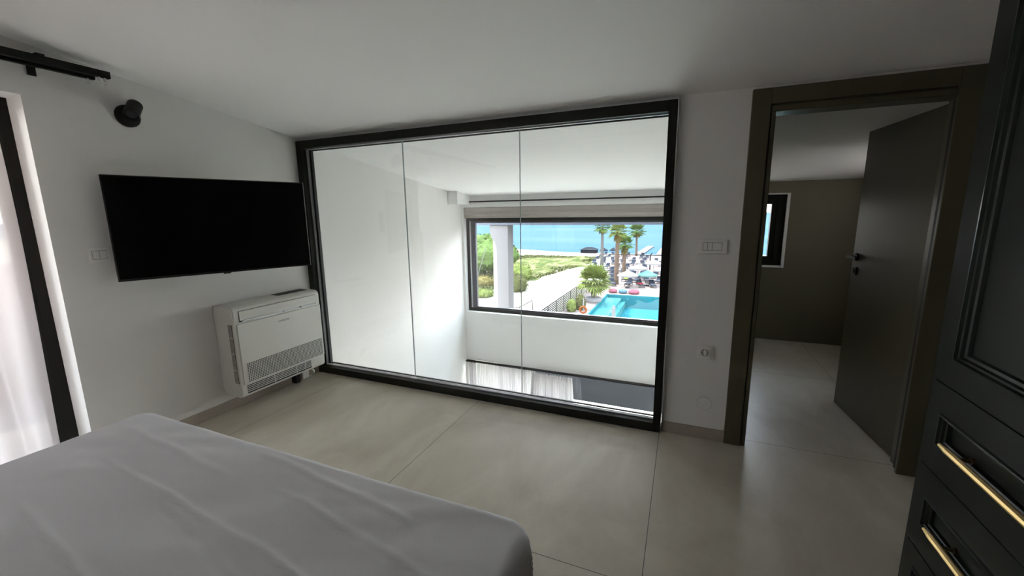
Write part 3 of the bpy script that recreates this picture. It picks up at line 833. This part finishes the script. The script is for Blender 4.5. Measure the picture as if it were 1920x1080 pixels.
# terrace outside the lower door, with its dark parapet; facade pillars and beam
struct('terrace', MB().box(-1.0, 3.1, 2.95, 6.55, -3.2, -3.0), M['terrace'])
tag(MB().box(-1.0, 6.0, 6.42, 6.62, -3.0, -1.9).build('parapet', M['slate'], bevel=0.01), kind='structure')
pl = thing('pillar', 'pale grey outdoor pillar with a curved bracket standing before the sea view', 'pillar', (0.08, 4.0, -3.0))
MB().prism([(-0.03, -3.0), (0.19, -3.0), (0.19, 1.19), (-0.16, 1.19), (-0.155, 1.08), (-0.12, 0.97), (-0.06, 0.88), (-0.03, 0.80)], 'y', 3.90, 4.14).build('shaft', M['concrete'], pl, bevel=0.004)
pl = thing('pillar', 'pillar in pale cream that stands for sunlight, just behind and left of the grey outdoor pillar', 'pillar', (-0.3, 4.5, -3.0))
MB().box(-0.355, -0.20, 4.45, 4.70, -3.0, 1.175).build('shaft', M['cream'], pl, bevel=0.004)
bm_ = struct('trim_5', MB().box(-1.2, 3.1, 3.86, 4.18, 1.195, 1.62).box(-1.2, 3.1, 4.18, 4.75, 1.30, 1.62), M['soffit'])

# added, unseen balcony; slab and walls hold back light at the left door
tag(MB().box(-1.9, -0.3, -4.2, -0.9, -0.25, -0.03).build('added_balcony_floor', M['balcony']), kind='structure')
tag(MB().box(-1.35, -0.3, -4.4, -0.7, 2.15, 2.35).build('added_shade_slab', M['balcony']), kind='structure')
tag(MB().box(-1.9, -1.8, -4.2, -0.9, -0.03, 1.05).box(-1.9, -0.3, -4.4, -4.2, -0.25, 2.35).build('added_balcony_walls', M['balcony']), kind='structure')
# unseen pale slab added to bounce sunlight up through the small window
tag(MB().box(3.15, 6.5, 2.7, 5.2, -1.6, -1.4).build('added_bounce_roof', M['bounce_roof']), kind='structure')

# unseen wall added right of the terrace to cut skylight on the void wall
tag(MB().box(3.1, 3.19, 2.95, 4.75, -3.2, 1.62).build('added_sky_screen', M['cream']), kind='structure')

# slatted fence beside the pool
fc = thing('slatted_fence', 'grey fence of horizontal slats running along the sandy path', 'fence', (-7.0, 36, G))
for k in range(9):
    z = G + 0.06 + k * 0.165
    MB().box(-7.02, -6.98, 26.2, 43.2, z, z + 0.09).build('slat', M['rail'], fc)
for y in [26.3 + 2.4 * i for i in range(8)]:
    MB().box(-6.98, -6.92, y - 0.03, y + 0.03, G, G + 1.50).build('post', M['rail'], fc)
# stair handrail on the sand
hr = thing('handrail', 'bent grey metal handrail standing on the sand left of the slatted fence', 'handrail', (-10.6, 32.7, G))
MB().tube([(-9.75, 32.7, G), (-9.78, 32.7, -6.55), (-11.0, 32.6, -7.25), (-12.2, 32.5, -7.5)], 0.035).build('top_rail', M['rail'], hr)
MB().rod((-11.0, 32.6, G), (-11.0, 32.6, -7.25), 0.03).build('post', M['rail'], hr)

# palms
def frond(mb, o, az, el, ln, droop, wid, n=9):
    """feather of folded leaflets on a bending rib"""
    pts = []
    p = Vector(o); e = el
    st = ln / n
    for i in range(n + 1):
        pts.append(p.copy())
        d = Vector((math.cos(az) * math.cos(e), math.sin(az) * math.cos(e), math.sin(e)))
        p = p + d * st
        e -= droop / n
    side = Vector((-math.sin(az), math.cos(az), 0))
    for i in range(n):
        d = (pts[i + 1] - pts[i])
        if i > 0:
            for s in (-1, 1):
                L = wid * math.sin(PI * (i + 0.6) / (n + 0.6))
                a = pts[i]; b = pts[i] + d * 0.55
                tip = pts[i] + d * 1.3 + side * s * L + Vector((0, 0, -0.25 * L))
                mb._add([a, b, tip], [(0, 1, 2)])
        mb.rod(pts[i], pts[i + 1], 0.02 * ln / 2 * (1 - i / n) + 0.006, n=4, cap=False)
def fan_leaf(mb, o, az, el, pet, rad, rays=13):
    d = Vector((math.cos(az) * math.cos(el), math.sin(az) * math.cos(el), math.sin(el)))
    c = Vector(o) + d * pet
    mb.rod(o, c, 0.02, 0.014, n=4, cap=False)
    side = Vector((-math.sin(az), math.cos(az), 0)); upv = side.cross(d)
    for i in range(rays):
        t = (i / (rays - 1) - 0.5) * PI * 1.25
        dr = (d * math.cos(t) + side * math.sin(t)).normalized()
        tip = c + dr * rad * (0.8 + 0.2 * math.cos(t)) - upv * rad * 0.08 + Vector((0, 0, -0.22 * rad * random.random() - 0.08 * rad))
        sd = dr.cross(upv).normalized() * rad * 0.085
        m_ = c + dr * rad * 0.55
        mb._add([c, m_ + sd, tip, m_ - sd], [(0, 1, 2, 3)])
def palm(label, x, y, ht, r0, r1, crown, mt, ml, lean=0.0, kind='fan', n=34, skirt=0.0):
    p = thing('palm_tree', label, 'palm tree', (x, y, G))
    tb = MB()
    k = 14
    pts = [Vector((x + lean * (i / k) ** 1.5, y, G + ht * i / k)) for i in range(k + 1)]
    prof_r = [r0 + (r1 - r0) * (i / k) ** 0.6 for i in range(k + 1)]
    for i in range(k):
        tb.rod(pts[i], pts[i + 1] + Vector((0, 0, 0.02)), prof_r[i] * 1.06, prof_r[i + 1] * 0.96, n=10)
    tb.build('trunk', mt, p)
    cb = MB(); top = pts[-1]
    for i in range(n):
        az = i * 2.39996 + random.uniform(-0.2, 0.2)
        el = math.radians(75 - 115 * (i / n) + random.uniform(-8, 8))
        if kind == 'fan':
            fan_leaf(cb, top, az, el, crown * 0.5, crown * 0.55)
        else:
            frond(cb, top, az, el, crown, 1.3, crown * 0.28)
    cb.build('crown', ml, p)
    if skirt:
        sk = MB()
        for i in range(26):
            az = i * 2.39996
            fan_leaf(sk, top - Vector((0, 0, 0.1 + skirt * (i / 26))), az, math.radians(-50), crown * 0.25, crown * 0.35, 7)
        sk.build('dry_skirt', M['dry'], p)
    return p
palm('slender grey-trunked palm left of the tallest pool palm', -9.6, 66.9, 6.75, 0.34, 0.20, 1.7, M['trunk_g'], M['leaf'], skirt=0.5)
palm('thick brown-trunked palm in front, tallest by the pool', -4.64, 49.8, 6.7, 0.34, 0.22, 1.5, M['trunk'], M['leaf_l'], lean=0.05, skirt=0.7)
palm('lower bushy palm crown directly behind the thick brown trunk', -4.45, 55.5, 4.7, 0.30, 0.22, 1.5, M['trunk'], M['leaf'], skirt=0.8)
palm('farthest slender palm standing at the waterline on the right', -6.0, 86.7, 5.3, 0.26, 0.18, 2.1, M['trunk'], M['leaf'], lean=-0.1, skirt=0.6)
fp = palm('short fan palm with spreading light green leaves at the end of the slatted fence', -5.2, 38.6, 2.15, 0.26, 0.30, 2.0, M['trunk_g'], M['leaf_l'], n=46, skirt=0.35)

def leafball(mb, c, rx, ry, rz, n, s, flat=0.0):
    for i in range(n):
        v = Vector((random.gauss(0, 1), random.gauss(0, 1), random.gauss(0, 1))).normalized()
        k = random.uniform(0.72, 1.0)
        p = Vector((c[0] + v.x * rx * k, c[1] + v.y * ry * k, c[2] + v.z * rz * k))
        if p.z < G: p.z = G + random.random() * 0.2
        a = Vector((random.gauss(0, 1), random.gauss(0, 1), random.gauss(0, 1))).normalized()
        b = (v + a * 0.6).normalized(); u = b.orthogonal().normalized(); w2 = b.cross(u)
        q = s * random.uniform(0.6, 1.3)
        mb._add([p - u * q, p + w2 * q * 0.6, p + u * q, p - w2 * q * 0.6], [(0, 1, 2, 3)])
def solidblob(mb, c, rx, ry, rz, sub=3, amp=0.18):
    r = bmesh.ops.create_icosphere(mb.bm, subdivisions=sub, radius=1)
    for v in r['verts']:
        k = 1 + amp * noise.noise(v.co * 2.3 + Vector(c))
        v.co = Vector((c[0] + v.co.x * rx * k, c[1] + v.co.y * ry * k, max(G - 0.05, c[2] + v.co.z * rz * k)))
tr = thing('broad_tree', 'large dense green tree on the sand behind the pillars', 'tree', (-23.4, 53, G))
MB().tube([(-23.4, 53, G), (-23.3, 53, -5.4), (-23.6, 53, -4)], [0.35, 0.25, 0.15]).build('trunk', M['trunk_g'], tr)
mb = MB()
for (dx, dy, dz_, r) in ((-2.6, 0, -3.6, 2.5), (0, -1.2, -4.4, 2.7), (0.9, 0, -3.1, 2.0), (2.3, 0.6, -4.5, 1.7), (-1.2, 1.2, -2.9, 1.7), (2.0, -0.4, -5.9, 1.4), (-2.2, -0.6, -5.6, 2.1)):
    solidblob(mb, (-23.4 + dx, 53 + dy, dz_), r * 0.86, r * 0.86, r * 0.82)
    leafball(mb, (-23.4 + dx, 53 + dy, dz_), r, r, r * 0.95, 900, 0.20)
mb.build('crown', M['leaf'], tr)
po = tag(MB().rod((-22.9, 46.5, G), (-21.3, 46.5, -2.9), 0.05, n=8).build('leaning_pole', M['coping']), 'thin white pole leaning in front of the large green tree', 'pole')
for label, x, y, rx, rz, m in (
        ('round yellow-green bush on the sand at the foot of the leaning pole', -20.1, 43.0, 1.5, 0.85, 'dry'),
        ('low green bush on the sand at the lower left of the sea window', -17.2, 37.2, 1.3, 0.5, 'leaf_l'),
        ('feathery green bush just right of the outdoor pillars', -14.9, 41.5, 1.5, 1.3, 'dune'),
        ('tall grassy bush behind the feathery one, by the outdoor pillars', -17.6, 49.5, 1.9, 1.4, 'leaf_l'),
        ('small leafy shrub by the near end of the slatted fence', -6.2, 33.4, 0.45, 0.7, 'leaf_l'),
        ('pale flowering shrub beside the orange lifebuoy post', -5.6, 34.4, 0.5, 0.9, 'dune')):
    t = thing('bush', label, 'bush', (x, y, G))
    mb = MB()
    solidblob(mb, (x, y, G + rz * 0.6), rx * 0.8, rx * 0.8, rz * 0.8)
    leafball(mb, (x, y, G + rz * 0.7), rx, rx, rz, 1300, 0.11)
    mb.build('foliage', M[m], t)
# dune vegetation: uncountable tufts on the low dune
dn = MB()
def dune_pt():
    while True:
        x = random.uniform(-30, -12.5); y = random.uniform(40, 82)
        # band between the pillar foot and the dark hut
        lo = 46 + (x + 23) * -0.2
        c = noise.noise(Vector((x * 0.17, y * 0.09, 2.2)))
        xl = -30 + max(0, (62 - y)) * 0.45; xr = -12.8 - max(0, (70 - y)) * 0.16
        if xl < x < xr and c > -0.22 - 0.3 * (y > 57): return x, y
for i in range(5200):
    x, y = dune_pt()
    h = random.uniform(0.10, 0.32) * (1.5 if y < 52 else 1.0)
    for k in range(4):
        a = random.uniform(0, 2 * PI); r_ = h * 0.8
        px_, py_ = x + random.uniform(-.3, .3), y + random.uniform(-.3, .3)
        dn._add([(px_ - 0.09 * math.sin(a), py_ + 0.09 * math.cos(a), G), (px_ + 0.09 * math.sin(a), py_ - 0.09 * math.cos(a), G), (px_ + r_ * math.cos(a), py_ + r_ * math.sin(a), G + h)], [(0, 1, 2)])
o = dn.build('dune_plants', M['dune']); tag(o, 'low green and yellow dune plants spread over the beach', 'dune plants', kind='stuff')
mbn = MB()
for (x, y, rx, ry, rz) in ((-19.5, 70, 8.0, 9.5, 0.55), (-15.8, 77, 3.0, 5, 0.4), (-18.8, 58, 3.6, 5.0, 0.45), (-17.0, 51.5, 2.0, 4.0, 0.30)):
    solidblob(mbn, (x, y, G - 0.1), rx * 0.95, ry * 0.95, rz, sub=4, amp=0.35)
tag(mbn.build('dune', M['dune_cover']), kind='structure')

# beach hut, jetties
ht = thing('beach_hut', 'small dark hut with a low hipped roof at the shoreline', 'hut', (-17, 91.4, G))
MB().box(-18.7, -15.2, 90.2, 92.6, G, -6.75).build('walls', M['rail'], ht)
MB()._add([(-18.95, 90, -6.75), (-14.95, 90, -6.75), (-14.95, 92.8, -6.75), (-18.95, 92.8, -6.75), (-17.6, 91.4, -6.15), (-16.3, 91.4, -6.15)], [(0, 1, 5, 4), (1, 2, 5), (2, 3, 4, 5), (3, 0, 4), (0, 3, 2, 1)]).build('roof', M['slate'], ht)
for lab, xa, xb, xc, xd in (('pale jetty running into the sea, left of the two', -6.7, -5.0, -4.3, -5.9), ('pale jetty running into the sea at the right edge of the window', -2.3, -0.5, -0.6, -2.1)):
    jt = thing('jetty', lab, 'jetty', ((xa + xb) / 2, 100, G))
    MB()._add([(xa, 90.5, G + 0.12), (xb, 90.5, G + 0.12), (xc, 113.5, G + 0.12), (xd, 113.5, G + 0.12), (xa, 90.5, G), (xb, 90.5, G), (xc, 113.5, G), (xd, 113.5, G)], [(0, 1, 2, 3), (4, 7, 6, 5), (0, 4, 5, 1), (1, 5, 6, 2), (2, 6, 7, 3), (3, 7, 4, 0)]).build('planking', M['jetty'], jt)
    for y in (93, 99, 105, 111):
        MB().rod((xa + 0.5, y, G - 1), (xa + 0.5, y, G), 0.09, n=8).build('pile', M['trunk'], jt)

# pergola frame over the sun deck
pg = thing('pergola', 'dark metal frame with one beam and posts standing over the sun deck', 'pergola', (-2.5, 65.1, G))
MB().box(-6.7, 3.0, 65.0, 65.15, -5.24, -5.12).build('beam', M['rail'], pg)
for x in (-6.65, -1.70, 2.9):
    MB().box(x - 0.09, x + 0.09, 65.0, 65.15, G, -5.24).build('post', M['rail'], pg)
MB().box(-1.76, -1.64, 65.15, 69, -5.24, -5.12).build('cross_beam', M['rail'], pg)
MB().box(2.84, 2.96, 65.15, 69, -5.24, -5.12).build('cross_beam', M['rail'], pg)

# umbrellas
def umbrella(label, x, y, ztop, r, m, sides=8, grp=None):
    u = thing('beach_umbrella', label, 'umbrella', (x, y, G), group=grp)
    MB().rod((x, y, G), (x, y, ztop - 0.02), 0.035, n=8).build('pole', M['coping'], u)
    MB().rod((x, y, G), (x, y, G + 0.10), 0.26, n=12).build('base', M['rail'], u)
    c = MB()
    vs = [(x, y, ztop)]
    for i in range(sides):
        a = 2 * PI * i / sides + 0.3
        vs.append((x + r * math.cos(a), y + r * math.sin(a), ztop - 0.55))
    for i in range(sides):
        a = 2 * PI * i / sides + 0.3
        vs.append((x + r * math.cos(a), y + r * math.sin(a), ztop - 0.70))
    fs = [(0, 1 + i, 1 + (i + 1) % sides) for i in range(sides)] + [(1 + i, 1 + sides + i, 1 + sides + (i + 1) % sides, 1 + (i + 1) % sides) for i in range(sides)]
    c._add(vs, fs)
    c.build('canopy', m, u, solid=0.02)
    return u
umbrella('white parasol nearest the pool, left of the teal one', -2.95, 47.5, -5.35, 1.25, M['canvas'])
umbrella('white parasol behind the two nearest, right of the thick palm', -2.45, 54.2, -5.35, 1.3, M['canvas'])
umbrella('pale teal parasol behind the red towel', -0.9, 49.8, -5.55, 1.2, M['teal'])
umbrella('white parasol at the right edge of the sea window', 0.75, 53.7, -5.4, 1.3, M['canvas'])
umbrella('white parasol far back beside the pergola post', -0.9, 61.0, -5.4, 1.3, M['canvas'])
umbrella('small dark parasol at the shoreline right of the hut', -13.3, 89.5, -6.1, 0.9, M['slate'], grp='dark parasols at the shoreline')
umbrella('small dark parasol at the shoreline, next one right of the hut', -11.0, 88.0, -5.9, 0.8, M['slate'], grp='dark parasols at the shoreline')

# sun loungers: one is built, the rest are copies with copied parts
def make_lounger():
    r = empty('sun_lounger', (0, 0, 0))
    f = MB()
    f.box(-0.32, 0.32, -0.95, -0.90, 0.28, 0.33).box(-0.32, -0.28, -0.95, 0.95, 0.28, 0.33).box(0.28, 0.32, -0.95, 0.95, 0.28, 0.33).box(-0.32, 0.32, 0.90, 0.95, 0.28, 0.33)
    f.build('frame', M['lounger'], r)
    for sx in (-0.29, 0.29):
        for sy in (-0.8, 0.7):
            MB().box(sx - 0.025, sx + 0.025, sy - 0.025, sy + 0.025, 0, 0.28).build('leg', M['lounger'], r)
    MB().box(-0.30, 0.30, -0.92, 0.30, 0.33, 0.40).build('cushion', M['cushion'], r)
    MB().prism([(0.30, 0.33), (0.90, 0.70), (0.87, 0.76), (0.27, 0.40)], 'x', -0.30, 0.30).build('backrest', M['lounger'], r)
    return r
proto = make_lounger()
rows = []
for ry, xs in ((49.0, (-6.2, -4.95, -3.0, -1.6, -0.2, 1.0)), (52.6, (-6.9, -5.6, -3.7, -2.4, -1.1, 0.3)), (56.5, (-7.6, -6.2, -3.3, -1.9, -0.5)), (60.5, (-8.4, -7.0, -5.4, -3.9, -2.3, -0.3)),
               (65.5, (-10.4, -8.4, -6.9, -5.3, -3.6, -2.6)), (70.5, (-11.6, -9.9, -8.2, -6.6, -4.9, -3.2, -0.6)), (75.5, (-12.3, -10.9, -9.1, -7.4, -5.5, -3.6, -1.5)), (81, (-12.6, -10.9, -9.2, -7.4, -4.5, -3.5)), (85.5, (-12.2, -10.6, -8.8, -7.5, -4.6))):
    rows.append((ry, xs))
rown = ['first row behind the pool', 'second row behind the pool', 'third row behind the pool', 'fourth row behind the pool', 'row under the pergola', 'row just beyond the pergola', 'third row from the sea', 'second row from the sea', 'row nearest the sea']
ordn = ['leftmost', 'second from left', 'third from left', 'fourth from left', 'fifth from left', 'sixth from left', 'seventh from left']
children = list(proto.children) if proto.children else [q for q in ALLOBJ() if q.parent == proto]
firstl = True
for ri, (ry, xs) in enumerate(rows):
    for k, x in enumerate(xs):
        if firstl:
            o = proto; firstl = False
        else:
            o = proto.copy(); C.objects.link(o)
            for ch in children:
                c = ch.copy(); C.objects.link(c); c.parent = o
        o.location = (x, ry + random.uniform(-0.25, 0.25), G + 0.015)
        o.rotation_euler = (0, 0, random.uniform(-0.35, 0.35))
        o['label'] = '%s grey sun lounger in the %s' % (ordn[k], rown[ri])
        o['category'] = 'sun lounger'; o['group'] = 'sun loungers on the deck'
# towels and pool toys
def towel(label, x, y, m):
    tag(MB().box(x - 0.32, x + 0.32, y - 0.85, y + 0.2, G + 0.425, G + 0.47).build('towel', m, bevel=0.005), label, 'towel')
towel('red towel spread over a lounger under the teal parasol', -1.6, 49.0, M['red'])
towel('lime green towel on a lounger beside the thick palm trunk', -3.7, 52.6, M['yellowgreen'])
towel('white towel on the lounger left of the thick palm trunk', -6.2, 49.0, M['canvas'])
for label, x, ry_, m in (('pink inflatable ring, leftmost at the far pool edge', -4.1, 0.5, 'pink'), ('light blue inflatable ring between two pink ones', -3.0, 0.48, 'blue'), ('larger pink inflatable ring, rightmost at the far pool edge', -1.8, 0.62, 'pink')):
    mb = MB()
    n1, n2 = 24, 10
    vs = []; fs = []
    for i in range(n1):
        for j in range(n2):
            a, b2 = 2 * PI * i / n1, 2 * PI * j / n2
            rr_ = ry_ * 0.68 + ry_ * 0.30 * math.cos(b2)
            vs.append((x + rr_ * math.cos(a), 43.9 + rr_ * math.sin(a), G + 0.23 + 0.2 * math.sin(b2)))
            fs.append((i * n2 + j, ((i + 1) % n1) * n2 + j, ((i + 1) % n1) * n2 + (j + 1) % n2, i * n2 + (j + 1) % n2))
    mb._add(vs, fs)
    tag(mb.build('swim_ring', M[m], smooth=True), label, 'swim ring')
# lifebuoy on its post
lb = thing('lifebuoy_post', 'white post carrying an orange lifebuoy at the near pool corner', 'lifebuoy', (-4.85, 32.3, G))
MB().rod((-4.85, 32.35, G), (-4.85, 32.35, -5.95), 0.05, n=8).build('post', M['canvas'], lb)
mb = MB(); n1, n2 = 28, 10; vs = []; fs = []
for i in range(n1):
    for j in range(n2):
        a, b2 = 2 * PI * i / n1, 2 * PI * j / n2
        rr_ = 0.27 + 0.085 * math.cos(b2)
        vs.append((-4.85 + rr_ * math.cos(a), 32.2 + 0.07 * math.sin(b2), -6.95 + rr_ * math.sin(a)))
        fs.append((i * n2 + j, ((i + 1) % n1) * n2 + j, ((i + 1) % n1) * n2 + (j + 1) % n2, i * n2 + (j + 1) % n2))
mb._add(vs, fs)
mb.build('lifebuoy', M['orange'], lb, smooth=True)
tag(MB().box(-2.5, -2.2, 33.0, 33.3, G - 0.7, -6.75).box(-2.45, -2.25, 33.05, 33.25, -6.75, -6.6).build('water_spout', M['canvas'], bevel=0.02), 'white square post standing in the pool', 'post')
tag(MB().lathe([(0.0, 0), (0.75, 0), (0.8, 0.12), (0.78, 0.40), (0.62, 0.46), (0.0, 0.46)], (-5.2, 38.6, G), (0, 0, 1), 20).build('planter', M['concrete']), 'round stone planter around the foot of the short fan palm', 'planter')
